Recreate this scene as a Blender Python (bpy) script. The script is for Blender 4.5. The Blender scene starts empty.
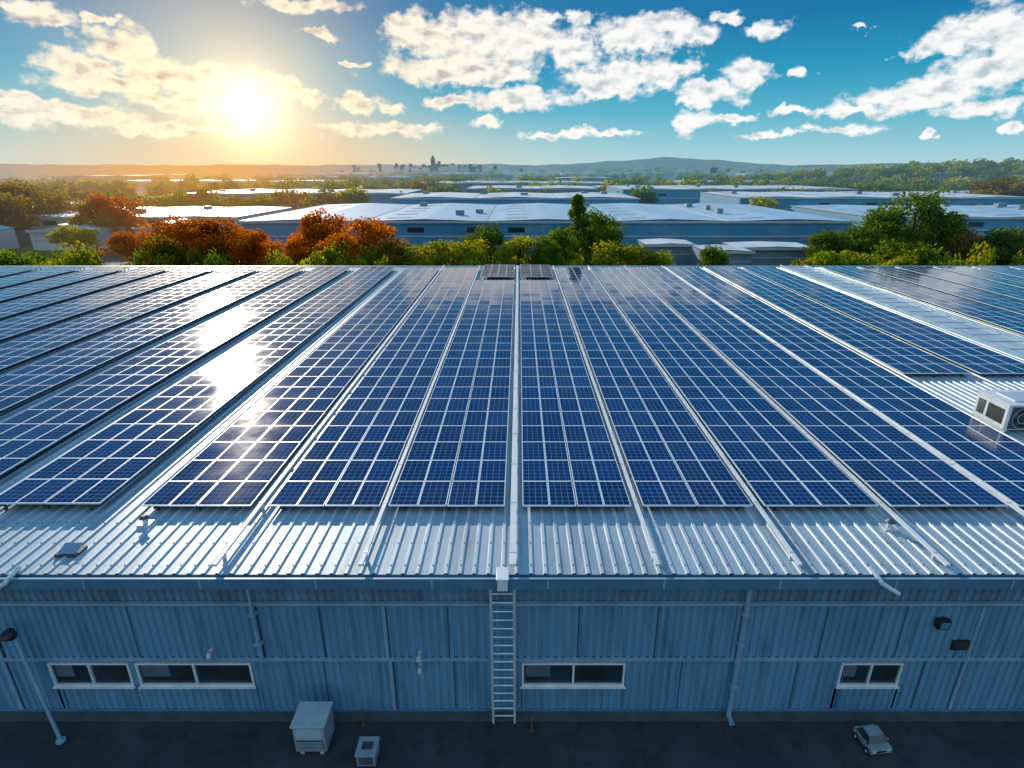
import bpy, math, random
import numpy as np
from mathutils import Vector, Matrix
random.seed(7); np.random.seed(7)
scene=bpy.context.scene
PITCH=math.radians(20.4); F=580.0; CX=519.0; H=14.6
cp,sp=math.cos(PITCH),math.sin(PITCH)
RZ=5.0; RY0=12.03; RY1=60.6

# ---------------------------------------------------------------- helpers
def link(o):
    scene.collection.objects.link(o); return o
class MB:
    def __init__(s): s.v=[]; s.f=[]; s.m=[]; s.uv={}
    def box(s,x0,x1,y0,y1,z0,z1,m=0):
        b=len(s.v)
        s.v+=[(x0,y0,z0),(x1,y0,z0),(x1,y1,z0),(x0,y1,z0),(x0,y0,z1),(x1,y0,z1),(x1,y1,z1),(x0,y1,z1)]
        for f in ((0,3,2,1),(4,5,6,7),(0,1,5,4),(1,2,6,5),(2,3,7,6),(3,0,4,7)):
            s.f.append(tuple(b+i for i in f)); s.m.append(m)
    def quad(s,a,b,c,d,m=0):
        n=len(s.v); s.v+=[a,b,c,d]; s.f.append((n,n+1,n+2,n+3)); s.m.append(m)
    def poly(s,pts,m=0):
        n=len(s.v); s.v+=list(pts); s.f.append(tuple(range(n,n+len(pts)))); s.m.append(m)
    def cyl(s,p0,p1,r0,r1=None,n=10,m=0,cap=True):
        if r1 is None: r1=r0
        p0=Vector(p0);p1=Vector(p1); d=(p1-p0).normalized()
        a=d.orthogonal().normalized(); c=d.cross(a)
        b=len(s.v)
        for p,r in ((p0,r0),(p1,r1)):
            for i in range(n):
                t=2*math.pi*i/n
                s.v.append(tuple(p+a*(r*math.cos(t))+c*(r*math.sin(t))))
        for i in range(n):
            j=(i+1)%n
            s.f.append((b+i,b+j,b+n+j,b+n+i)); s.m.append(m)
        if cap:
            s.f.append(tuple(b+i for i in reversed(range(n)))); s.m.append(m)
            s.f.append(tuple(b+n+i for i in range(n))); s.m.append(m)
    def build(s,name,mats,parent=None,bevel=0,smooth=False):
        me=bpy.data.meshes.new(name); me.from_pydata(s.v,[],s.f)
        for m in mats: me.materials.append(m)
        me.polygons.foreach_set('material_index',s.m)
        if smooth: me.polygons.foreach_set('use_smooth',[True]*len(s.f))
        me.update()
        o=link(bpy.data.objects.new(name,me))
        if parent: o.parent=parent
        if bevel:
            b=o.modifiers.new('bevel','BEVEL'); b.width=bevel; b.segments=2; b.limit_method='ANGLE'
        return o
def empty(name):
    e=bpy.data.objects.new(name,None); e.empty_display_size=.3; return link(e)

def N(nt,t,**k):
    n=nt.nodes.new(t)
    for a,b in k.items(): setattr(n,a,b)
    return n
def setin(nt,n,i,v):
    if v is None: return
    if isinstance(v,bpy.types.NodeSocket): nt.links.new(v,n.inputs[i])
    else: n.inputs[i].default_value=v
def M(nt,op,a,b=None,c=None,clamp=False):
    n=N(nt,'ShaderNodeMath',operation=op,use_clamp=clamp)
    setin(nt,n,0,a); setin(nt,n,1,b); setin(nt,n,2,c); return n.outputs[0]
def V(nt,op,a,b=None,c=None):
    n=N(nt,'ShaderNodeVectorMath',operation=op)
    setin(nt,n,0,a); setin(nt,n,1,b); setin(nt,n,2,c)
    return n.outputs['Value'] if op in('LENGTH','DOT_PRODUCT') else n.outputs[0]
def MIX(nt,f,a,b,blend='MIX'):
    n=N(nt,'ShaderNodeMix',data_type='RGBA',blend_type=blend)
    def c4(x): return x if isinstance(x,bpy.types.NodeSocket) else (tuple(x)+(1,))[:4]
    setin(nt,n,0,f); setin(nt,n,6,c4(a)); setin(nt,n,7,c4(b)); return n.outputs[2]
def RANGE(nt,v,a,b,c=0.,d=1.,smooth=False):
    n=N(nt,'ShaderNodeMapRange'); n.interpolation_type='SMOOTHSTEP' if smooth else 'LINEAR'
    setin(nt,n,0,v); n.inputs[1].default_value=a;n.inputs[2].default_value=b;n.inputs[3].default_value=c;n.inputs[4].default_value=d
    return n.outputs[0]
def NOISE(nt,vec,scale,detail=4,rough=.55):
    n=N(nt,'ShaderNodeTexNoise'); setin(nt,n,'Vector',vec); n.inputs['Scale'].default_value=scale
    n.inputs['Detail'].default_value=detail; n.inputs['Roughness'].default_value=rough; return n.outputs[0]
def SCALE(nt,vec,s): return V(nt,'MULTIPLY',vec,s)
SAZ=math.radians(-27.5); SEL=math.radians(17)
SUN=Vector((math.sin(SAZ)*math.cos(SEL),math.cos(SAZ)*math.cos(SEL),math.sin(SEL)))
def haze(nt,shader,L=1500.,start=90.):  # distance haze painted into the material as emission, warmer and stronger toward the sun
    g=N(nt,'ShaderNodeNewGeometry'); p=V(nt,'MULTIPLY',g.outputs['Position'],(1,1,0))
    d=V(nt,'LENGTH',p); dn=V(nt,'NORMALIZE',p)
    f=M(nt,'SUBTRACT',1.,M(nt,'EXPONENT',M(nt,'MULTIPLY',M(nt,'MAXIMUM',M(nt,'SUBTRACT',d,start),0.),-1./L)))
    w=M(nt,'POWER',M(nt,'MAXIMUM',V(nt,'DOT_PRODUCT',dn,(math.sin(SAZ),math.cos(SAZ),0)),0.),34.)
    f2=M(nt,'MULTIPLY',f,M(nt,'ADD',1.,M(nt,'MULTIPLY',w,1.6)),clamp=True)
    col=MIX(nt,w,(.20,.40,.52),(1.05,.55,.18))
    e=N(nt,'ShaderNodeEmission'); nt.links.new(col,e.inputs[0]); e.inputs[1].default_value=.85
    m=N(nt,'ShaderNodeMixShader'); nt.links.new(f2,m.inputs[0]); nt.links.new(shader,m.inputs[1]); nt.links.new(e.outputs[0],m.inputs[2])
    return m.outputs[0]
def mat(name,col,rough=.6,metal=0.,col2=None,nscale=2.,nstretch=(1,1,1),bump=0.,bscale=20.,spec=.5,far=False,hz=1700.,det=4,stain=None):
    m=bpy.data.materials.new(name); m.use_nodes=True; nt=m.node_tree; b=nt.nodes['Principled BSDF']; out=nt.nodes['Material Output']
    m.cycles.emission_sampling='NONE'
    g=N(nt,'ShaderNodeNewGeometry'); pos=g.outputs['Position']
    if col2 is None: col2=tuple(c*.7 for c in col)
    n=NOISE(nt,SCALE(nt,pos,nstretch),nscale,det,.6)
    c=MIX(nt,RANGE(nt,n,.35,.68),col,col2)
    if stain:   # (stretch, scale, colour, amount)
        sn=NOISE(nt,SCALE(nt,pos,stain[0]),stain[1],4,.65)
        c=MIX(nt,RANGE(nt,sn,.50,.72,0,stain[3]),c,stain[2])
    nt.links.new(c,b.inputs['Base Color'])
    nt.links.new(RANGE(nt,n,.3,.7,rough*.85,min(1,rough*1.2)),b.inputs['Roughness'])
    b.inputs['Metallic'].default_value=metal; b.inputs['Specular IOR Level'].default_value=spec
    if bump:
        bn=N(nt,'ShaderNodeBump'); bn.inputs['Strength'].default_value=bump; bn.inputs['Distance'].default_value=.02
        nt.links.new(NOISE(nt,pos,bscale,3),bn.inputs['Height']); nt.links.new(bn.outputs[0],b.inputs['Normal'])
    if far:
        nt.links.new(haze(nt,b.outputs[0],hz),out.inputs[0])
    return m

# ---------------------------------------------------------------- materials
m_roof=mat('roof_sheet',(.42,.53,.60),.45,.15,(.25,.36,.44),.55,(3,.35,1),.15,6,det=5,stain=((2.5,.25,1),1.1,(.15,.20,.23),.6))
m_roofrib=mat('roof_rib',(.60,.69,.74),.45,.15,(.40,.50,.57),1.,(2,.4,1),det=5,stain=((2.5,.25,1),1.1,(.22,.28,.31),.5))
m_trim=mat('trim_metal',(.32,.50,.63),.4,.15,(.21,.36,.48),1.5)
m_gut=mat('gutter_paint',(.11,.26,.40),.4,.1,(.08,.19,.30),1.5)
m_white=mat('white_paint',(.78,.82,.84),.5,0,(.6,.65,.68),2)
m_alu=mat('aluminium',(.74,.78,.82),.4,.4,(.58,.63,.67),4)
m_dark=mat('dark_plastic',(.02,.024,.03),.5)
m_under=mat('rack_steel',(.10,.12,.14),.5,.6)
m_wall=mat('wall_cladding',(.15,.36,.52),.5,.05,(.11,.27,.41),.5,(1.5,1.5,.4),.1,4,stain=((3.,1,.22),1.3,(.04,.09,.14),.6))
m_wallup=mat('wall_upper_cladding',(.17,.31,.41),.5,.05,(.11,.20,.28),.8,(1.5,1,.4),stain=((3.,1,.3),1.6,(.07,.09,.10),.6))
m_joint=mat('joint_sealant',(.04,.09,.13),.7)
m_glass=mat('window_glass',(.012,.02,.03),.08,0,(.03,.045,.06),1.2,spec=.8)
m_asph=mat('asphalt',(.028,.031,.034),.85,0,(.060,.063,.067),.5,(1,1,1),.4,30,det=8,stain=((1,1,1),1.7,(.013,.014,.016),.7))
m_paint=mat('road_paint',(.6,.6,.58),.7,0,(.3,.3,.3),3)

def panel_mat(name,cell,cell2,line,rough=.07):
    m=bpy.data.materials.new(name); m.use_nodes=True; nt=m.node_tree; b=nt.nodes['Principled BSDF']
    uv=N(nt,'ShaderNodeUVMap').outputs[0]
    fl=V(nt,'FLOOR',uv); fr=V(nt,'FRACTION',uv)
    sc=(4,6,1)
    cells=V(nt,'FRACTION',V(nt,'MULTIPLY',fr,sc))
    s=N(nt,'ShaderNodeSeparateXYZ'); nt.links.new(cells,s.inputs[0])
    def edge(o,w):
        a=M(nt,'ABSOLUTE',M(nt,'SUBTRACT',o,.5)); return M(nt,'GREATER_THAN',a,.5-w)
    ln=M(nt,'MAXIMUM',edge(s.outputs[0],.035),edge(s.outputs[1],.035))
    wn=N(nt,'ShaderNodeTexWhiteNoise',noise_dimensions='2D'); nt.links.new(fl,wn.inputs['Vector'])
    wn2=N(nt,'ShaderNodeTexWhiteNoise',noise_dimensions='2D'); nt.links.new(V(nt,'FLOOR',V(nt,'MULTIPLY',uv,sc)),wn2.inputs['Vector'])
    r=M(nt,'ADD',M(nt,'MULTIPLY',wn.outputs[0],.7),M(nt,'MULTIPLY',wn2.outputs[0],.3))
    c=MIX(nt,r,cell,cell2); c=MIX(nt,ln,c,line)
    g=N(nt,'ShaderNodeNewGeometry')
    dust=NOISE(nt,g.outputs['Position'],.35,4,.65)
    c=MIX(nt,RANGE(nt,dust,.42,.8,0,.06),c,(.22,.32,.40))
    nt.links.new(c,b.inputs['Base Color'])
    nt.links.new(RANGE(nt,dust,.3,.7,rough*.7,rough*1.7),b.inputs['Roughness'])
    b.inputs['Specular IOR Level'].default_value=.33
    bn=V(nt,'NORMALIZE',V(nt,'ADD',g.outputs['Normal'],V(nt,'MULTIPLY',V(nt,'SUBTRACT',wn.outputs[1],(.5,.5,.5)),(.012,.012,0))))
    nt.links.new(bn,b.inputs['Normal'])
    return m
m_pv=panel_mat('solar_cells',(.001,.014,.070),(.004,.036,.15),(.12,.25,.42))
m_pvb=panel_mat('solar_cells_brown',(.035,.018,.012),(.06,.03,.02),(.16,.12,.10),.3)
m_frame=mat('panel_frame',(.78,.86,.90),.4,.1,(.66,.74,.80),4)

# ---------------------------------------------------------------- world
w=bpy.data.worlds.new('World'); scene.world=w; w.use_nodes=True; nt=w.node_tree
try:
    w.cycles.sampling_method='MANUAL'; w.cycles.sample_map_resolution=256
except Exception as e: print(e)
bg=nt.nodes['Background']
def pix2dir(px,py):
    x=(px-CX)/F; u=(384-py)/F
    return Vector((x,cp+sp*u,-sp+cp*u)).normalized()
def azel(px,py):
    d=pix2dir(px,py); return math.atan2(d.x,d.y),math.asin(d.z)
sky=N(nt,'ShaderNodeTexSky',sky_type='NISHITA'); sky.sun_disc=False; sky.sun_elevation=SEL; sky.sun_rotation=SAZ%(2*math.pi)
sky.air_density=1.; sky.dust_density=1.; sky.ozone_density=2.
D=N(nt,'ShaderNodeTexCoord').outputs['Generated']
D=V(nt,'NORMALIZE',D)
s=N(nt,'ShaderNodeSeparateXYZ'); nt.links.new(D,s.inputs[0])
az=M(nt,'ARCTAN2',s.outputs[0],s.outputs[1]); el=M(nt,'ARCSINE',s.outputs[2])
ramp=N(nt,'ShaderNodeValToRGB'); nt.links.new(RANGE(nt,el,0,1.2),ramp.inputs[0])
cr=ramp.color_ramp
stops=[(0,(.46,.68,.73)),(.03,(.27,.59,.70)),(.065,(.085,.45,.62)),(.11,(.010,.31,.52)),(.165,(.0,.18,.40)),(.36,(.005,.15,.40)),(.6,(.10,.31,.60)),(1,(.17,.40,.70))]
cr.elements[0].position=0; cr.elements[0].color=stops[0][1]+(1,)
cr.elements[1].position=1; cr.elements[1].color=stops[-1][1]+(1,)
for p,c in stops[1:-1]:
    e=cr.elements.new(p); e.color=c+(1,)
base=V(nt,'MULTIPLY',ramp.outputs[0],(10,10,10))
base=MIX(nt,.05,base,sky.outputs[0])
base=MIX(nt,RANGE(nt,s.outputs[1],-.05,-.7,0,.75,smooth=True),base,(5.0,6.6,7.8))  # sky behind the camera, brightened to put more light on the front wall
gd=pix2dir(248,112)
dt=M(nt,'MAXIMUM',V(nt,'DOT_PRODUCT',D,tuple(gd)),0.)
def glow(p,col): 
    return V(nt,'MULTIPLY',MIX(nt,1.,M(nt,'POWER',dt,p),(1,1,1),'MULTIPLY'),col)
hz=M(nt,'POWER',dt,80.)
base=MIX(nt,M(nt,'MULTIPLY',hz,.72),base,(8.8,7.2,4.8))
lowwarm=M(nt,'MULTIPLY',M(nt,'POWER',dt,20.),RANGE(nt,el,.12,0.,0,.8,smooth=True))
base=MIX(nt,lowwarm,base,(9.2,6.0,2.8))
add=V(nt,'ADD',glow(1200.,(6,5.5,4.2)),V(nt,'ADD',glow(300.,(4.2,3.2,1.7)),glow(80.,(1.0,.6,.2))))
CL=[(42,14,50,12),(18,10,26,8),(300,4,54,9),(75,66,46,18),(120,48,40,24),(155,70,66,21),(205,80,44,15),(262,86,54,14),(300,95,32,10),(110,84,80,12),
(358,103,30,12),(388,110,18,6),(420,34,40,26),(475,44,88,36),(520,40,52,32),(570,48,32,22),(455,70,74,17),(500,74,48,11),
(620,78,60,22),(655,74,38,21),(600,92,40,10),(684,66,22,11),(640,36,58,20),(665,26,32,18),(612,42,24,9),(692,34,28,15),(583,17,15,10),(727,20,16,7),
(715,90,38,15),(745,76,28,16),(700,100,18,7),(768,32,24,12),(692,123,22,14),(728,118,24,6),(795,112,32,6),(800,70,16,6),
(990,22,56,22),(1010,48,48,28),(955,40,44,18),(925,52,24,9),(985,74,62,24),(945,86,48,17),(905,98,60,13),(860,110,48,8),(980,108,52,11),(1016,127,20,8),(930,131,14,5),
(560,135,48,5),(605,131,32,5),(380,130,66,8),(425,126,20,5),(190,102,84,11),(70,116,106,13),(175,130,80,8),(488,120,18,7),(515,98,56,12),(450,101,32,8),(770,134,36,5),(845,128,40,6),(20,102,40,9),
(350,62,18,4),(545,18,18,6),(318,34,22,4),(100,20,26,6),(860,30,14,4)]
P=N(nt,'ShaderNodeCombineXYZ'); nt.links.new(az,P.inputs[0]); nt.links.new(el,P.inputs[1]); P=P.outputs[0]
nz=N(nt,'ShaderNodeTexNoise'); nt.links.new(P,nz.inputs['Vector']); nz.inputs['Scale'].default_value=34; nz.inputs['Detail'].default_value=3; nz.inputs['Roughness'].default_value=.55
P2=V(nt,'ADD',P,V(nt,'MULTIPLY',V(nt,'SUBTRACT',nz.outputs[1],(.5,.5,.5)),(.07,.036,0)))
cur=None
for (px,py,rx,ry) in CL:
    a,e=azel(px,py); a1,_=azel(px+rx,py); a0,_=azel(px-rx,py); _,e1=azel(px,py-ry); _,e0=azel(px,py+ry)
    ra=(a1-a0)/2; re=(e1-e0)/2
    l=V(nt,'LENGTH',V(nt,'MULTIPLY_ADD',P2,(1/ra,1/re,0),(-a/ra,-e/re,0)))
    cur=l if cur is None else M(nt,'MINIMUM',cur,l)
n2=NOISE(nt,V(nt,'MULTIPLY',P,(34,48,1)),1.,7,.57)
fld=M(nt,'ADD',M(nt,'SUBTRACT',1.12,cur),M(nt,'MULTIPLY',M(nt,'SUBTRACT',n2,.5),1.9))
den=RANGE(nt,fld,.0,.6,smooth=True)
def RN(p): return NOISE(nt,V(nt,'MULTIPLY',p,(34,58,1)),1.,4,.5)
relief=M(nt,'SUBTRACT',RN(V(nt,'ADD',P,(-.005,.010,0))),RN(P))
shd=RANGE(nt,M(nt,'ADD',M(nt,'MULTIPLY',relief,1.9),M(nt,'MULTIPLY',fld,.36)),.10,1.0,smooth=True)
warm=M(nt,'POWER',dt,18.)
lit=MIX(nt,warm,(10.,10.,9.8),(11.5,9.4,6.2)); dk=MIX(nt,warm,(4.2,5.4,6.1),(6.0,4.6,3.6))
ccol=MIX(nt,shd,lit,dk)
fin=V(nt,'ADD',MIX(nt,M(nt,'MULTIPLY',den,.97),base,ccol),add)
nt.links.new(fin,bg.inputs[0]); bg.inputs[1].default_value=.1
bg2=N(nt,'ShaderNodeBackground'); nt.links.new(V(nt,'ADD',base,add),bg2.inputs[0]); bg2.inputs[1].default_value=.1
# cloudy band only (clear sky elsewhere)
msk=M(nt,'MULTIPLY',M(nt,'LESS_THAN',M(nt,'ABSOLUTE',az),1.0),M(nt,'LESS_THAN',M(nt,'ABSOLUTE',M(nt,'SUBTRACT',el,.15)),.15))
mxs=N(nt,'ShaderNodeMixShader'); nt.links.new(msk,mxs.inputs[0]); nt.links.new(bg2.outputs[0],mxs.inputs[1]); nt.links.new(bg.outputs[0],mxs.inputs[2])
nt.links.new(mxs.outputs[0],nt.nodes['World Output'].inputs[0])

# sun
sl=bpy.data.lights.new('sun','SUN'); sl.energy=4.8; sl.angle=math.radians(.5); sl.color=(1,.86,.68)
so=link(bpy.data.objects.new('sun',sl)); so.rotation_euler=(-SUN).to_track_quat('-Z','Y').to_euler()

# ---------------------------------------------------------------- camera
cam=bpy.data.cameras.new('camera'); cam.sensor_width=36; cam.lens=36*F/1024; cam.clip_end=30000; cam.clip_start=.1
cam.shift_x=-(CX-512)/1024
co=link(bpy.data.objects.new('camera',cam)); co.location=(0,0,H); co.rotation_euler=(math.pi/2-PITCH,0,0); scene.camera=co

# ---------------------------------------------------------------- main building
bld=empty('warehouse_building')
XL,XR=-95,95
mb=MB(); pitch=.36; x=XL
while x<XR:
    prof=[(0,0),(.21,0),(.235,.04),(.305,.04),(.33,0),(pitch,0)]
    for (a,za),(b,zb) in zip(prof[:-1],prof[1:]):
        mb.quad((x+a,RY0,RZ+za),(x+b,RY0,RZ+zb),(x+b,RY1,RZ+zb),(x+a,RY1,RZ+za),1 if za+zb>.01 else 0)
    x+=pitch
mb.build('roof',[m_roof,m_roofrib],bld)
mb=MB()
x=XL
while x<24:
    if x>-24:
        for y in (12.35,13.3,14.25): mb.box(x+.255,x+.285,y-.015,y+.015,RZ+.041,RZ+.053)
    x+=pitch
mb.build('roof_screws',[m_under],bld)
mb=MB(); mb.box(XL,XR,12.35,RY1-.15,4.70,4.96); mb.build('roof_deck',[m_gut],bld)
mb=MB()
mb.box(XL,XR,RY1-.1,RY1+.25,RZ-.2,RZ+.10)
mb.build('ridge_cap',[m_trim],bld)
mb=MB(); mb.box(XL,XR,RY0-.16,RY0+.0,4.72,4.74); mb.box(XL,XR,RY0-.19,RY0-.16,4.70,5.01,0); mb.box(XL,XR,RY0+.0,RY0+.03,4.70,4.985)
mb.box(XL,XR,RY0-.21,RY0-.15,5.012,5.03,1)
xx=XL
while xx<XR: mb.box(xx,xx+.05,RY0-.205,RY0-.191,4.72,5.0,1); xx+=2.9
mb.build('gutter',[m_gut,m_trim],bld)
def clad(x0,x1,z0,z1,y,m,depth=.035):
    x=x0; pr=[(0,0),(.11,0),(.13,depth),(.19,depth),(.21,0)]
    while x<x1-1e-6:
        for (a,ya),(b,yb) in zip(pr[:-1],pr[1:]):
            mb.quad((x+a,y+ya,z0),(x+b,y+yb,z0),(x+b,y+yb,z1),(x+a,y+ya,z1),m)
        x+=.21
WY=12.32
mb=MB()
wins=[(-13.0,-10.78),(-10.6,-7.4),(.08,2.94),(8.9,10.6),(17,19),(-20,-17.5)]
clad(-60.06,60,2.0,3.86,WY,0)
clad(-60.06,60,3.90,4.78,WY+.02,1)
cur=-60.0
for a,b in sorted(wins):
    clad(cur,a-.02,.12,1.93,WY,0) ; clad(a-.02,b+.02,.12,.98,WY,0); clad(a-.02,b+.02,1.84,1.93,WY,0); cur=b+.02
clad(cur,60,.12,1.93,WY,0)
mb.box(-60,60,WY+.06,WY+.25,0,4.7,2)
mb.box(-60,60,WY-.05,WY+.05,0,.12,2)
mb.build('front_wall',[m_wall,m_wallup,m_gut],bld)
mb=MB()
mb.box(-60,60,WY-.10,WY,3.84,3.93); mb.box(-60,60,WY-.07,WY,1.93,2.0)
VU=(-33.5,-27,-20.5,-14.2,-7.05,-3.6,5.85,12.3,18.6,25); VL=(-33.5,-27,-20.5,-14.2,-3.55,6.0,12.3,18.6,25)
for x in VU: mb.box(x-.05,x+.05,WY-.035,WY,2.003,3.837); mb.box(x+.053,x+.09,WY-.02,WY,2.003,3.837,1)
for x in VL: mb.box(x-.05,x+.05,WY-.035,WY,.123,1.927); mb.box(x+.053,x+.09,WY-.02,WY,.123,1.927,1)
for x in (-30,-24,-17.4,-10.4,-5.3,-1.9,1.6,3.7,8.2,10.3,14.5,16.4): mb.box(x-.018,x+.018,WY-.006,WY+.0,2.003,3.837,1)
for x in (-30,-24,-15.4,-5.4,-1.8,4.5,7.7,11.2,14.5): mb.box(x-.018,x+.018,WY-.006,WY+.0,.123,1.927,1)
mb.build('wall_rails',[m_trim,m_joint],bld)
mb=MB(); mb.box(-60,-59.5,12.6,RY1-.2,0,4.7); mb.box(59.5,60,12.6,RY1-.2,0,4.7); mb.box(-59.4,59.4,RY1-.3,RY1-.2,0,4.7)
mb.build('side_walls',[m_wall],bld)
mb=MB()
for a,b in wins:
    z0,z1=1.0,1.82; y=WY-.04; t=.055
    mb.box(a,b,y,y+.1,z0,z0+t,0); mb.box(a,b,y,y+.1,z1-t,z1,0)
    n=2
    for i in range(n+1):
        xx=a+(b-a-t)*i/n; mb.box(xx,xx+t,y+.002,y+.1,z0+t,z1-t,0)
    mb.box(a+t,b-t,y+.06,y+.07,z0+t,z1-t,1)
    mb.box(a-.04,b+.04,y-.06,y,z0-.04,z0,0)
    for i in range(n):
        x0=a+(b-a)*i/n+.12; x1=a+(b-a)*(i+.55)/n
        if i%2==0: mb.box(x0,x1,y+.055,y+.058,z0+.3,z1-t-.02,2)
mb.build('windows',[m_white,m_glass,mat('blind_fabric',(.10,.16,.20),.8)],bld)

def own(name,mats,bevel=0): 
    return mb.build(name,mats,None,bevel)
# ladder
mb=MB()
for x in (-.72,-.12): mb.box(x-.035,x+.035,WY-.38,WY-.32,-.0,4.68)
z=.25
while z<4.65: mb.cyl((-.72,WY-.35,z),(-.12,WY-.35,z),.022,n=6); z+=.28
for z in (.8,2.4,3.6):
    for x in (-.72,-.12): mb.box(x-.02,x+.02,WY-.32,WY-.1,z,z+.05)
own('wall_ladder',[m_alu])
mb=MB(); mb.box(-.54,-.28,RY0-.32,RY0+.12,4.74,5.08,0); mb.box(-.57,-.25,RY0-.34,RY0+.15,5.08,5.11,0); own('rainwater_hopper',[m_white],.015)
for x,r in ((5.95,.07),(15.3,.06),(-7.0,.04)):
    mb=MB(); zb=0.05 if x>0 else 2.0
    mb.cyl((x,WY-.16,zb),(x,WY-.16,4.5),r,n=12); mb.cyl((x,WY-.16,4.5),(x,RY0-.08,4.72),r,n=12)
    for z in (1.1,2.6,3.6): 
        if z>zb: mb.box(x-.1,x+.1,WY-.23,WY-.05,z,z+.05)
    if x>0: mb.cyl((x,WY-.16,zb),(x,WY-.45,.02),r,n=12)
    own('downpipe',[m_trim])
# leaning lamp post at the left
mb=MB(); bx,hx_=-12.45,-13.2
mb.cyl((bx,11.4,0),(hx_,11.9,3.2),.05,.04,12,0); mb.cyl((bx,11.4,0),(bx,11.4,.05),.12,n=12,m=0)
mb.cyl((hx_,11.9,3.14),(hx_-.05,11.8,3.3),.12,.18,14,1); mb.cyl((hx_-.05,11.8,3.3),(hx_-.06,11.78,3.36),.19,.10,14,1)
own('lamp_post',[m_trim,m_dark])
def wall_light(x,z):
    global mb
    mb=MB(); mb.box(x-.05,x+.05,WY-.05,WY-.0,z-.05,z+.08,0); mb.cyl((x,WY-.05,z+.05),(x,WY-.15,z+.02),.025,n=8,m=0); mb.cyl((x,WY-.15,z+.08),(x,WY-.17,z-.06),.05,.08,12,0); mb.cyl((x,WY-.17,z-.06),(x,WY-.172,z-.08),.06,n=12,m=1)
    own('wall_light',[m_alu,m_white])
wall_light(-2.72,2.14); wall_light(-8.4,2.25); wall_light(-2.72,1.72)
mb=MB(); mb.box(11.1,11.42,WY-.18,WY,3.12,3.40,0); mb.box(11.14,11.38,WY-.2,WY-.18,3.16,3.36,1); own('alarm_box',[m_dark,m_gut],.02)
mb=MB(); mb.box(11.75,12.2,WY-.05,WY,2.3,2.62,0)
for i in range(5): mb.box(11.79,12.16,WY-.07,WY-.05,2.33+i*.055,2.36+i*.055,1)
own('wall_vent',[m_dark,m_under])
for x,dx in ((-12.75,-.5),(9.0,.5)):
    mb=MB(); mb.cyl((x,RY0-.27,4.95),(x+dx,RY0-.25,4.62),.06,.055,12,0); mb.cyl((x,RY0-.27,4.95),(x-dx*.15,RY0+.15,5.12),.06,.06,12,0)
    own('overflow_pipe',[m_white])

# ---------------------------------------------------------------- solar arrays
PW,PD=.86,1.42; PZ=RZ+.24
def array_col(x0,x1,y0,y1,z=PZ,mt=None,name='solar_panel_array'):
    mt=mt or m_pv
    mb=MB(); uvs=[]
    nx=max(1,round((x1-x0)/PW)); ny=max(1,int((y1-y0)/PD))
    pw=(x1-x0)/nx; off=random.randint(0,500)*7
    for j in range(ny):
        for i in range(nx):
            dz=random.uniform(-.004,.004); gp=.006
            a,b=x0+i*pw+gp,x0+(i+1)*pw-gp; c,d=y0+j*PD+gp,y0+(j+1)*PD-gp; t=.024; th=.045
            if i==nx//2: a+=.012
            if i==nx//2-1: b-=.012
            za=z+dz
            O=[(a,c,za),(b,c,za),(b,d,za),(a,d,za)]; I=[(a+t,c+t,za),(b-t,c+t,za),(b-t,d-t,za),(a+t,d-t,za)]
            for k in range(4):
                l=(k+1)%4
                mb.quad(O[k],O[l],I[l],I[k],0); uvs.append(None)
                p,q=O[k],O[l]
                mb.quad((p[0],p[1],p[2]-th),(q[0],q[1],q[2]-th),q,p,0); uvs.append(None)
            mb.quad(*I,1); uvs.append((off+i,j))
            mb.quad(*[(p[0],p[1],p[2]-th) for p in reversed(O)],2); uvs.append(None)
    L=ny*PD
    for f in (.12,.5,.88):
        xx=x0+(x1-x0)*f
        mb.box(xx-.025,xx+.025,y0-.03,y0+L,z-.11,z-.052,2)
    nfeet=int(L/2.7)+1
    for k in range(nfeet+1):
        yy=min(y0+.12+k*2.7,y0+L-.1)
        for f in (.12,.5,.88):
            xx=x0+(x1-x0)*f
            mb.box(xx-.03,xx+.03,yy-.03,yy+.03,RZ+.0,z-.111,2)
    o=mb.build(name,[m_frame,mt,m_under])
    me=o.data; ul=me.uv_layers.new(name='UVMap'); 
    arr=np.zeros((len(me.loops),2))
    for pi,u in enumerate(uvs):
        if u:
            for k,(du,dv) in enumerate(((.0005,.0005),(.9995,.0005),(.9995,.9995),(.0005,.9995))): arr[pi*4+k]=(u[0]+du,u[1]+dv)
    ul.data.foreach_set('uv',arr.ravel())
    return o
YF=14.85
for (a,b,y1) in [(-3.87,-.42,52.5),(.10,3.33,52.5),(3.67,6.93,60),(7.28,10.66,60),(11.02,14.5,60),(14.8,18.2,60)]:
    array_col(a,b,YF,y1)
array_col(-7.43,-4.12,YF,60)
array_col(-11.2,-7.95,YF,60)
for (a,b) in ((-3.5,-.45),(.15,3.1)): array_col(a,b,52.9,60.4,PZ+.12,m_pvb)
x=-15.75
while x>-85:
    array_col(x,x+3.35,YF,60.2 ,PZ+.08,None)
    x-=4.42
array_col(18.75,22.1,26.7,60); array_col(22.5,25.9,26.7,60)
x=30.6
while x<80:
    array_col(x,x+3.4,24.,60); x+=3.85
def tray(x,hw,z0):
    global mb
    mb=MB(); mb.box(x-hw,x+hw,RY0+.1,60.2,z0,z0+.06,0)
    y=12.6
    while y<60: mb.box(x-hw*.6,x+hw*.6,y,y+.08,RZ,z0,1); mb.box(x-hw-.01,x+hw+.01,y,y+.05,z0+.06,z0+.068,1); y+=2.4
    own('cable_tray',[m_white,m_alu])
tray(-.16,.09,PZ-.06)
for x in (3.5,7.1,-4.0): tray(x,.055,PZ-.06)
for x in (10.84,14.65,-7.7): tray(x,.06,PZ-.07)
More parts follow.
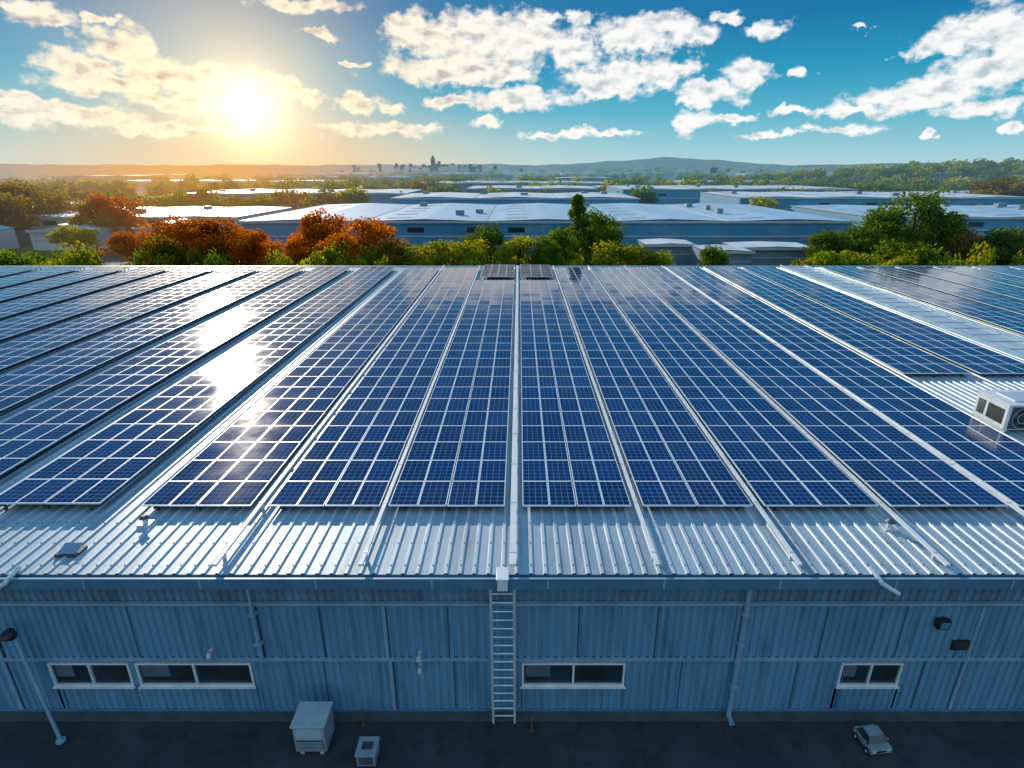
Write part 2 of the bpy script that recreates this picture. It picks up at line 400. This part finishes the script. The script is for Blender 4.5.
mb=MB(); mb.box(27.1,29.3,14,60.3,RZ+.056,RZ+.14,0)
for x in (26.95,29.42): mb.box(x-.05,x+.05,14,60.3,RZ+.056,RZ+.30,1)
y=14.5
while y<60: mb.box(27.1,29.3,y,y+.05,RZ+.141,RZ+.165,1); y+=1.5
own('roof_walkway',[m_roofrib,m_trim])
m_grey=mat('cabinet_grey',(.30,.38,.43),.5,0,(.21,.28,.32),3); m_grey2=mat('cabinet_light_grey',(.44,.54,.60),.5,0,(.34,.43,.48),3)
def hvac(x0,x1,y0,y1,z0,h,name,fan=True):
    global mb
    mb=MB(); mb.box(x0,x1,y0,y1,z0+.12,z0+h,0); mb.box(x0-.04,x1+.04,y0-.04,y1+.04,z0+h,z0+h+.05,3)
    for xx in (x0+.1,x1-.2): mb.box(xx,xx+.1,y0+.02,y1-.02,z0,z0+.12,1)
    W=x1-x0; n=2 if W>1.6 else 1
    if fan:
      for i in range(n):
        cx=x0+W*(i+.5)/n; cz=z0+.12+(h-.12)*.5; r=min(W/n,h)*.38
        mb.box(cx-r*1.1,cx+r*1.1,y0-.02,y0,cz-r*1.08,cz+r*1.08,4)
        mb.cyl((cx,y0-.035,cz),(cx,y0-.0205,cz),r,n=28,m=2)
        for q in (1,3): 
            rr=r*(q+1)/4; m=28
            for t in range(m):
                a0=2*math.pi*t/m;a1=2*math.pi*(t+1)/m
                mb.quad((cx+(rr-.02)*math.cos(a0),y0-.06,cz+(rr-.02)*math.sin(a0)),(cx+rr*math.cos(a0),y0-.06,cz+rr*math.sin(a0)),(cx+rr*math.cos(a1),y0-.06,cz+rr*math.sin(a1)),(cx+(rr-.02)*math.cos(a1),y0-.06,cz+(rr-.02)*math.sin(a1)),1)
        for q in range(5):
            a=2*math.pi*q/5; a2=a+.5
            mb.poly([(cx,y0-.045,cz),(cx+r*.9*math.cos(a),y0-.04,cz+r*.9*math.sin(a)),(cx+r*.9*math.cos(a2),y0-.05,cz+r*.9*math.sin(a2))],4)
      mb.box(x0-.015,x0,y0+.15,y0+.95,z0+.3,z0+h-.2,2)
      mb.box(x0-.015,x0,y0+1.1,y1-.15,z0+.3,z0+h-.2,4)
    else:
        mb.box(x0+.06,x1-.06,y0-.012,y0,z0+.2,z0+h*.52,2)
        for q in range(6):
            zz=z0+.22+q*(h*.5-.2)/6; mb.box(x0+.07,x1-.07,y0-.03,y0-.012,zz,zz+.025,0)
        mb.box(x0+.06,x1-.06,y0-.012,y0,z0+h*.58,z0+h-.06,3)
        for q in range(7):
            zz=z0+.25+q*(h-.35)/7; mb.box(x0-.02,x0,y0+.1,y1-.1,zz,zz+.03,1)
    cx=(x0+x1)/2; cy=(y0+y1)/2
    if fan:
        mb.box(cx-W*.32,cx+W*.32,cy-(y1-y0)*.3,cy+(y1-y0)*.3,z0+h+.051,z0+h+.09,1)
    own(name,[m_white if fan else m_grey,m_alu,m_dark,m_white if fan else m_grey2,m_under],.012)
hvac(18.6,21.0,20.3,21.9,RZ+.05,1.1,'rooftop_air_conditioner')
mb=MB()
mb.cyl((23.4,20.6,RZ+.05),(23.4,20.6,RZ+.7),.12,n=14); mb.cyl((23.4,20.6,RZ+.7),(23.4,20.6,RZ+.85),.22,.05,14)
own('roof_vent_pipe',[m_alu])
for x,y in ((-10.7,14.2),(10.5,14.0)):
    mb=MB(); mb.box(x-.18,x+.18,y-.15,y+.15,RZ+.0,RZ+.08,0); mb.cyl((x,y,RZ+.08),(x,y,RZ+.26),.07,n=14,m=0); mb.cyl((x,y,RZ+.24),(x,y,RZ+.32),.14,.06,14,1)
    own('roof_vent',[m_alu,m_under])
mb=MB(); mb.box(-12.2,-11.6,12.7,13.1,RZ+.0,RZ+.1,0); mb.poly([(-12.15,12.72,RZ+.11),(-11.65,12.72,RZ+.11),(-11.65,13.08,RZ+.2),(-12.15,13.08,RZ+.2)],1)
own('roof_hatch',[m_under,m_gut])

# ---------------------------------------------------------------- yard objects
hvac(-5.9,-5.08,11.0,11.7,0.004,1.0,'outdoor_equipment_cabinet',False)
mb=MB(); mb.box(-4.2,-3.72,10.65,11.15,.05,.42,0); mb.box(-4.23,-3.69,10.62,11.18,.42,.46,0); mb.box(-4.1,-3.82,10.8,11.02,.461,.48,1); mb.box(-4.18,-4.08,10.7,11.1,0.004,.05,1); mb.box(-3.84,-3.74,10.7,11.1,0.004,.05,1)
for q in range(5): mb.box(-4.15,-3.77,10.63,10.65,.12+q*.055,.15+q*.055,1)
own('utility_box',[m_grey,m_under],.01)
for x,y in ((-4.35,11.9),(.35,11.7)):
    mb=MB(); mb.cyl((x,y,0),(x,y,.5),.03,n=12,m=0); mb.cyl((x,y,.5),(x,y,.56),.045,.02,12,0); mb.cyl((x,y,0.004),(x,y,.03),.07,n=12,m=0)
    own('marker_post',[mat('weathered_brown',(.16,.10,.06),.7)])
mb=MB()
mb.box(0,.72,0,1.15,.16,.36,0)
mb.poly([(0.02,.25,.36),(.70,.25,.36),(.62,.42,.58),(.10,.42,.58)],1)
mb.poly([(0.10,.42,.58),(.62,.42,.58),(.62,.85,.60),(.10,.85,.60)],0)
mb.poly([(.70,1.05,.36),(.02,1.05,.36),(.10,.85,.60),(.62,.85,.60)],1)
mb.poly([(.02,1.05,.36),(.02,.25,.36),(.10,.42,.58),(.10,.85,.60)],1); mb.poly([(.70,.25,.36),(.70,1.05,.36),(.62,.85,.60),(.62,.42,.58)],1)
mb.box(.05,.17,-.01,0,.25,.31,3); mb.box(.55,.67,-.01,0,.25,.31,3); mb.box(.2,.52,-.012,0,.2,.28,2)
for x in (-.03,.67):
    for y in (.22,.92): mb.cyl((x,y,.13),(x+.08,y,.13),.13,n=16,m=2); mb.cyl((x-.005,y,.13),(x+.085,y,.13),.06,n=12,m=3)
mb.box(-.05,0,.35,.42,.38,.44,0); mb.box(.72,.77,.35,.42,.38,.44,0)
o=own('utility_cart',[m_grey,m_glass,m_dark,m_white],.012); o.location=(9.25,10.9,.004); o.rotation_euler=(0,0,.12); o.scale=(.82,.62,.8)

# ---------------------------------------------------------------- ground
gm=bpy.data.materials.new('ground_land'); gm.use_nodes=True; nt=gm.node_tree; b=nt.nodes['Principled BSDF']; gm.cycles.emission_sampling='NONE'
g=N(nt,'ShaderNodeNewGeometry'); pos=g.outputs['Position']
vor=N(nt,'ShaderNodeTexVoronoi'); vor.inputs['Scale'].default_value=.006; nt.links.new(pos,vor.inputs['Vector'])
sx=N(nt,'ShaderNodeSeparateColor'); nt.links.new(vor.outputs['Color'],sx.inputs[0])
c=MIX(nt,sx.outputs[0],(.045,.08,.025),(.16,.16,.07)); c=MIX(nt,RANGE(nt,NOISE(nt,pos,.03,6),.4,.6),c,(.035,.06,.02))
b.inputs['Roughness'].default_value=1.; b.inputs['Specular IOR Level'].default_value=.1
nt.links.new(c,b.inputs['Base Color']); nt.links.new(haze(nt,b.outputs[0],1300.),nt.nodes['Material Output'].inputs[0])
mb=MB(); mb.quad((-14000,-4000,-.008),(14000,-4000,-.008),(14000,14000,-.008),(-14000,14000,-.008)); mb.build('ground',[gm])
mb=MB(); mb.quad((-90,-30,-.003),(90,-30,-.003),(90,66,-.003),(-90,66,-.003)); mb.build('yard_pavement',[m_asph])
mb=MB()
for i in range(8): x=13+i*2.6; mb.quad((x,6.5,.002),(x+.1,6.5,.002),(x+.1,10.0,.002),(x,10.0,.002))
mb.build('parking_markings',[m_paint])
mb=MB(); mb.box(-60,60,12.0,12.268,-.003,.06); mb.build('kerb',[mat('kerb_concrete',(.09,.10,.11),.9)])
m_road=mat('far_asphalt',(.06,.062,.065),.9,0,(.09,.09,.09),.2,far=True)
mb=MB(); mb.quad((-300,92,0.0),(300,92,0.0),(300,101,0.0),(-300,101,0.0)); mb.quad((-400,160,0),(400,160,0),(400,167,0),(-400,167,0)); mb.build('road',[m_road])
mb=MB()
for i in range(70): mb.quad((-210+i*6,96.4,.004),(-207+i*6,96.4,.004),(-207+i*6,96.55,.004),(-210+i*6,96.55,.004))
mb.build('road_markings',[mat('far_road_paint',(.6,.6,.6),.8,far=True)])

# ---------------------------------------------------------------- other warehouses
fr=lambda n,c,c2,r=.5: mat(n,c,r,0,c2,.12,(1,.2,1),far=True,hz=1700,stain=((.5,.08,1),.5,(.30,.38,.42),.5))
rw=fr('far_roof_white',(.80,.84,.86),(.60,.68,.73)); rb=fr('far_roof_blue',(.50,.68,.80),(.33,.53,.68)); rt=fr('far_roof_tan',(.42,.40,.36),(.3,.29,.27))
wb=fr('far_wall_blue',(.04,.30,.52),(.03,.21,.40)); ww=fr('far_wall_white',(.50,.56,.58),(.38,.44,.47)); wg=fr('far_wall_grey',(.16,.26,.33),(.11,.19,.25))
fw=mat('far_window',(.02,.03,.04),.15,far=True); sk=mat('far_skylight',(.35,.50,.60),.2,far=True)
def warehouse(x0,x1,y0,y1,h,roof=None,wall=None,bays=None,rise=.4,detail=True):
    roof=roof or rw; wall=wall or wb
    mb=MB(); mb.box(x0,x1,y0,y1,0,h,1)
    bays=bays or max(1,int((x1-x0)/24)); bw=(x1-x0)/bays
    for i in range(bays):
        a=x0+i*bw; c=a+bw/2; bb=a+bw; e=.4
        mb.quad((a,y0-e,h+.12),(c,y0-e,h+rise),(c,y1+e,h+rise),(a,y1+e,h+.12),0)
        mb.quad((c,y0-e,h+rise),(bb,y0-e,h+.12),(bb,y1+e,h+.12),(c,y1+e,h+rise),0)
        mb.poly([(a,y0-.02,h+.002),(bb,y0-.02,h+.002),(bb,y0-.02,h+.12),(c,y0-.02,h+rise-.02),(a,y0-.02,h+.12)],1)
        if detail:
            ny=int((y1-y0)/9)
            for j in range(ny):
                yy=y0+4+j*9; f0,f1=.3,.7
                zz=lambda f:h+.12+(rise-.12)*f+.05
                mb.quad((a+bw/2*f0,yy,zz(f0)),(a+bw/2*f1,yy,zz(f1)),(a+bw/2*f1,yy+1.2,zz(f1)),(a+bw/2*f0,yy+1.2,zz(f0)),3)
            mb.box(a-.25,a+.25,y0-.4,y1+.4,h+.08,h+.2,4)
    mb.box(x0-.3,x1+.3,y0-.45,y0-.3,h-.25,h+.16,4)
    mb.box(x0,x1,y0-.08,y0,h*.52,h*.56,4)
    if detail:
        xx=x0+3
        while xx<x1-6:
            t=random.random()
            if t<.35: mb.box(xx,xx+4,y0-.06,y0,0,3.,5)
            elif t<.8: mb.box(xx,xx+3,y0-.06,y0,h*.66,h*.66+.9,2)
            xx+=random.uniform(6,11)
        for _ in range(int((x1-x0)/14)):
            a=random.uniform(x0+2,x1-4); c=random.uniform(y0+3,y1-5); mb.box(a,a+random.uniform(1,2.4),c,c+1.6,h+.3,h+rise+random.uniform(.4,.8),5)
    return mb.build('warehouse',[roof,wall,fw,sk,ww,wg])
warehouse(-50,60,108,158,5.6,rb,wb,5,.5)
warehouse(-36,34,172,205,6.6,rw,wb,3,.5); warehouse(64,150,176,215,6.6,rw,wb,4)
warehouse(72,170,122,160,5.2,rb,wb,4); warehouse(-112,-60,128,160,4.8,rw,ww,3)
warehouse(-118,-40,215,255,6.2,rw,wb,4); warehouse(-190,-125,150,185,5,rb,ww,3)
warehouse(40,130,235,280,7,rw,wb,4,detail=True); warehouse(-20,30,235,270,7.2,rw,wg,2)
warehouse(165,260,190,240,6,rb,wb,4)
for (x,y,s) in ((-92,112,12),(-108,108,10),(-76,118,11),(-122,118,12),(-66,104,9)): warehouse(x,x+s,y,y+s*.8,3.6,rt if s%2 else rb,ww,1,1.2,False)
for (x,y,s) in ((20,94,8),(27,86,7),(33,90,12)): warehouse(x,x+s,y,y+6,3.2,rw,wg,1,.3,False)
for i in range(46):
    y=random.uniform(290,1100); x=random.uniform(-.9,.8)*y; L=random.uniform(40,110); 
    if x>120 and y<560 : continue
    warehouse(x,x+L,y,y+random.uniform(25,50),random.uniform(5.5,8.),random.choice([rw,rw,rb,rt]),random.choice([wb,ww,wg]),None,.5,False)

# ---------------------------------------------------------------- trees
def leaf_mat(name,c1,c2,tr=.42,hzL=1500.):
    m=bpy.data.materials.new(name); m.use_nodes=True; nt=m.node_tree; m.cycles.emission_sampling='NONE'
    nt.nodes.remove(nt.nodes['Principled BSDF']); out=nt.nodes['Material Output']
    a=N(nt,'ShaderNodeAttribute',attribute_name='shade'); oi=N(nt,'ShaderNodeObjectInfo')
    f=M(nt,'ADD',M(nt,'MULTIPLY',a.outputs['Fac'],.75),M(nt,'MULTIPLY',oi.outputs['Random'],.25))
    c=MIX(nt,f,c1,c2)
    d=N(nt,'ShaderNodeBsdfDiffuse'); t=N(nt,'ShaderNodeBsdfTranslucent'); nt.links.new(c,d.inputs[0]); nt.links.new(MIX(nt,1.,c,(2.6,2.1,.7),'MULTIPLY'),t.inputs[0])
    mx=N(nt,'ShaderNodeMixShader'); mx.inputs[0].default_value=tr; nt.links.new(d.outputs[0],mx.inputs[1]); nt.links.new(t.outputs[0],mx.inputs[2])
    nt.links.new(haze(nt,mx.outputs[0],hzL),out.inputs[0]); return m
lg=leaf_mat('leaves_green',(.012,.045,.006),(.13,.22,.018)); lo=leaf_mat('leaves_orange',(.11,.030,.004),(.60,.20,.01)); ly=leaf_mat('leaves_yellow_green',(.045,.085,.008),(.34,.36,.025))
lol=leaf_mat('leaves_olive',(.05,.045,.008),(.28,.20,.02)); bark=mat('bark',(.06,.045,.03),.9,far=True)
def tree_mesh(name,h,r,nleaf,size,kind='broad',seed=0,lm=None):
    rng=np.random.RandomState(seed); mb=MB()
    mb.cyl((0,0,0),(0,0,h*.45),h*.028,h*.018,8,0,False); mb.cyl((0,0,h*.45),(.1,0,h*.9),h*.018,h*.004,6,0,False)
    cl=[]
    if kind=='broad':
        n=36
        for i in range(n):
            u=rng.normal(size=3); u/=np.linalg.norm(u); q=rng.uniform(.25,1.)**.6
            c=np.array([u[0]*r*q*.85,u[1]*r*q*.85,h*.55+u[2]*h*.36*q]); cl.append((c,r*rng.uniform(.24,.42)))
    elif kind=='cone':
        n=44
        for i in range(n):
            t=rng.uniform(0,1); rr=r*(1-t)**.8*rng.uniform(.5,1.1); a=rng.uniform(0,6.28)
            cl.append((np.array([rr*math.cos(a),rr*math.sin(a),h*.15+t*h*.85]),r*(.16+.25*(1-t))))
    else:
        n=16
        for i in range(n):
            a=rng.uniform(0,6.28); rr=r*rng.uniform(0,.85); cl.append((np.array([rr*math.cos(a),rr*math.sin(a),h*rng.uniform(.25,.75)]),r*rng.uniform(.25,.4)))
    for c,q in cl[:14]: mb.cyl((0,0,min(h*.3+abs(c[2])*.2,c[2])),tuple(c),h*.010,h*.003,5,0,False)
    nb=len(mb.f); V0=[];S=[]
    per=nleaf//len(cl)
    for c,q in cl:
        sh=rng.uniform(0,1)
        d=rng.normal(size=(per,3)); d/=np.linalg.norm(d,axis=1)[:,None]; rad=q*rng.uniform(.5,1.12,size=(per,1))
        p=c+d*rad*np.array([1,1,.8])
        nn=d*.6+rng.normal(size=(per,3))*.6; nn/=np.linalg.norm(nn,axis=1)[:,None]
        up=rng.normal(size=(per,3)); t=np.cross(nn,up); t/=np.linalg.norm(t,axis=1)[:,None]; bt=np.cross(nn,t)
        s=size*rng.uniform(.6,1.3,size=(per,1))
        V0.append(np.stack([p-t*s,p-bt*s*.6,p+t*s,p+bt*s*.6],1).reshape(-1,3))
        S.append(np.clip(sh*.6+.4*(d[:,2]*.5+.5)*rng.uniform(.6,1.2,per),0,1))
    L=np.concatenate(V0); S=np.concatenate(S); b=len(mb.v)
    nl=len(L)//4
    verts=mb.v+[tuple(x) for x in L]; faces=mb.f+[(b+4*i,b+4*i+1,b+4*i+2,b+4*i+3) for i in range(nl)]
    me=bpy.data.meshes.new(name); me.from_pydata(verts,[],faces); me.materials.append(bark); me.materials.append(lm)
    me.polygons.foreach_set('material_index',[0]*nb+[1]*nl)
    at=me.attributes.new('shade','FLOAT','FACE'); at.data.foreach_set('value',np.concatenate([np.zeros(nb),S]))
    return me
variants={}
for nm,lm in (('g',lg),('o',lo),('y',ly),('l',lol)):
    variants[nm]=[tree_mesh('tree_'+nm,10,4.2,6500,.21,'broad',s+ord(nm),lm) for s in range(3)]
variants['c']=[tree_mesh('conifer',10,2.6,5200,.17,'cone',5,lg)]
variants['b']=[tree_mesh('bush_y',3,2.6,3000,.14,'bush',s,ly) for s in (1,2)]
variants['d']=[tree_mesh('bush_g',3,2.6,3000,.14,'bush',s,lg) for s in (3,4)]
TR=[(30,180,135,84,'l'),(0,192,120,68,'l'),(72,222,104,46,'y'),(112,188,122,54,'o'),(92,201,118,44,'l'),(60,205,150,50,'l'),(130,228,92,56,'o'),(180,210,84,68,'o'),(222,216,80,72,'o'),(252,228,78,58,'o'),(160,236,74,44,'l'),
(322,204,82,60,'o'),(368,218,78,68,'o'),(345,232,74,56,'o'),(300,232,76,46,'o'),(395,238,74,40,'l'),(432,236,74,62,'y'),(470,238,72,52,'y'),(486,225,80,52,'g'),(520,234,76,46,'y'),(548,236,74,42,'g'),
(577,200,84,44,'c'),(598,210,86,46,'g'),(606,226,80,42,'g'),(560,226,78,38,'g'),(625,240,72,68,'y'),(655,247,70,44,'y'),(715,245,76,36,'g'),
(832,230,84,54,'g'),(862,224,82,48,'g'),(884,206,84,52,'g'),(912,191,84,66,'g'),(938,210,82,56,'g'),(965,230,80,50,'l'),(1003,226,78,58,'g'),(1030,234,76,44,'g'),(850,248,72,54,'y'),(905,240,74,64,'d'),(1000,178,200,64,'l'),(1030,180,190,54,'l')]
def place(px,yt,Y,wpx,k,i):
    d=Y*cp+(H-6)*sp; X=(px-CX)/F*d; z=H-Y*math.tan(PITCH-math.atan((384-yt)/F)); wd=wpx/F*d
    me=random.choice(variants[k]); ob=bpy.data.objects.new({'c':'conifer_tree','b':'bush','d':'bush'}.get(k,'broadleaf_tree'),me); link(ob)
    r0=2.6 if k in 'cbd' else 4.2; h0=3. if k in 'bd' else 10.
    ob.location=(X,Y,0); sc=wd/2/r0*1.05; ob.scale=(sc,sc,z/h0*1.05); ob.rotation_euler=(0,0,random.uniform(0,6.28))
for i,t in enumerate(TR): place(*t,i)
for i in range(60):
    px=random.uniform(-60,1090)
    if 665<px<800: continue
    place(px,random.uniform(243,260),random.uniform(68,78),random.uniform(30,60),random.choice('bbd'),i)
dm=[tree_mesh('distant_tree',9,4.5,420,.62,'broad',60+i,l) for i,l in enumerate((lg,lg,lol,ly,lol))]
dt_=empty('distant_trees')
def dtree(x,y,s,z=0,par=dt_):
    me=random.choice(dm)
    if x>-.1*y and me in (dm[2],dm[4]) and random.random()<.85: me=dm[0]
    o=bpy.data.objects.new('tree_clump',me); link(o); o.parent=par; o.location=(x,y,z); o.scale=(s*random.uniform(.9,1.5),s*random.uniform(.9,1.5),s*random.uniform(.75,1.1)); o.rotation_euler[2]=random.uniform(0,6.28)
for (x0,x1,y,dens,s) in [(-260,-130,140,26,1.2),(-230,-50,190,44,1.),(-220,-30,268,46,1.1),(-45,60,222,14,.85),(40,170,225,20,.9),(-10,240,290,46,1.),(60,170,168,10,.8),(150,300,170,24,1.)]:
    for i in range(dens): dtree(random.uniform(x0,x1),y+random.uniform(-5,5),s)
for k in range(34):
    y=300*(1.075**k); w_=random.uniform(.15,.5)*y; c=random.uniform(-.85,.85)*y
    for i in range(22): dtree(c+random.uniform(-w_,w_),y+random.uniform(-.02,.02)*y,1.*max(1,y/900)*random.uniform(.8,1.2))
for i in range(330):
    y=300*math.exp(random.uniform(0,2.0)); dtree(random.uniform(-.95,.95)*y,y,max(.9,y/900))
wh=empty('wooded_hill')
mb=MB(); n=40; hx,hy,ax,ay,ah=420,470,260,110,13
def hh(x,y):
    t=((x-hx)/ax)**2+((y-hy)/ay)**2; return ah*max(0,1-t)**1.0-.3 if t<1 else -.3
for i in range(n):
    for j in range(n):
        xs=[hx-ax+2*ax*(i+a)/n for a in (0,1)]; ys=[hy-ay+2*ay*(j+a)/n for a in (0,1)]
        mb.quad((xs[0],ys[0],hh(xs[0],ys[0])),(xs[1],ys[0],hh(xs[1],ys[0])),(xs[1],ys[1],hh(xs[1],ys[1])),(xs[0],ys[1],hh(xs[0],ys[1])))
mb.build('hill_terrain',[gm],wh)
for i in range(300):
    x=random.uniform(hx-ax,hx+ax); y=random.uniform(hy-ay,hy+20); z=hh(x,y)
    dtree(x,y,1.1,z,wh)
mb=MB()
def ridge(y,amp,base,seed,hump=None):
    rng=random.Random(seed); ph=[rng.uniform(0,6.28) for _ in range(6)]; n=260; P=[]
    for i in range(n+1):
        x=-y*1.3+2.6*y*i/n; u=x/y
        z=base+amp*sum(math.sin(u*f+ph[k])/ (k+1.3) for k,f in enumerate((3,7,15,33,71,140)))*.5
        if hump:
            for (c,wd,a) in hump: z+=a*math.exp(-((u-c)/wd)**2)
        P.append((x,y,max(z,1)))
    for a,b in zip(P[:-1],P[1:]):
        mb.quad((a[0],a[1]-900,-1),(b[0],b[1]-900,-1),b,a)
        mb.quad(a,b,(b[0],b[1]+1500,-1),(a[0],a[1]+1500,-1))
ridge(7500,38,40,3,[(.24,.06,75),(.16,.08,45),(.33,.07,40),(-.75,.2,40)])
ridge(4600,16,22,5,[(.75,.4,30),(.05,.2,10)])
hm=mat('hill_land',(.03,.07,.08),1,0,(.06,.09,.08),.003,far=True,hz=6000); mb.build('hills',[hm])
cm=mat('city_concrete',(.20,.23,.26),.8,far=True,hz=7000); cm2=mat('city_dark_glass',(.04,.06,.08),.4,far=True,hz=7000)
city=empty('city_skyline')
def tower(x,y,w_,h,m,steps=0):
    mb=MB(); mb.box(x,x+w_,y,y+w_,0,h,0)
    z=4
    while z<h-3: mb.box(x-.3,x+w_+.3,y-.3,y+w_+.3,z,z+1.6,1); z+=4
    if steps: mb.box(x+w_*.2,x+w_*.8,y+w_*.2,y+w_*.8,h,h+8,0); mb.cyl((x+w_/2,y+w_/2,h+8),(x+w_/2,y+w_/2,h+20),1.,.3,6,0)
    mb.build('tower_block',[m,cm2],city)
YC=2600; dC=YC*cp
def cX(px): return (px-CX)/F*dC
tower(cX(431),YC,17,54,cm2,1); tower(cX(436),YC+60,11,44,cm,0)
rr=random.Random(11)
for i in range(60):
    p=rr.gauss(428,30) if i%3 else rr.uniform(350,520); tower(cX(p),YC+rr.uniform(-200,200),rr.uniform(8,20),rr.uniform(14,34),rr.choice([cm,cm,cm2]))
for i in range(24):
    p=rr.uniform(600,1000); tower(cX(p),YC+rr.uniform(-900,200),rr.uniform(10,34),rr.uniform(9,20),cm)

scene.view_settings.view_transform='Standard'; scene.view_settings.look='None'; scene.view_settings.exposure=0
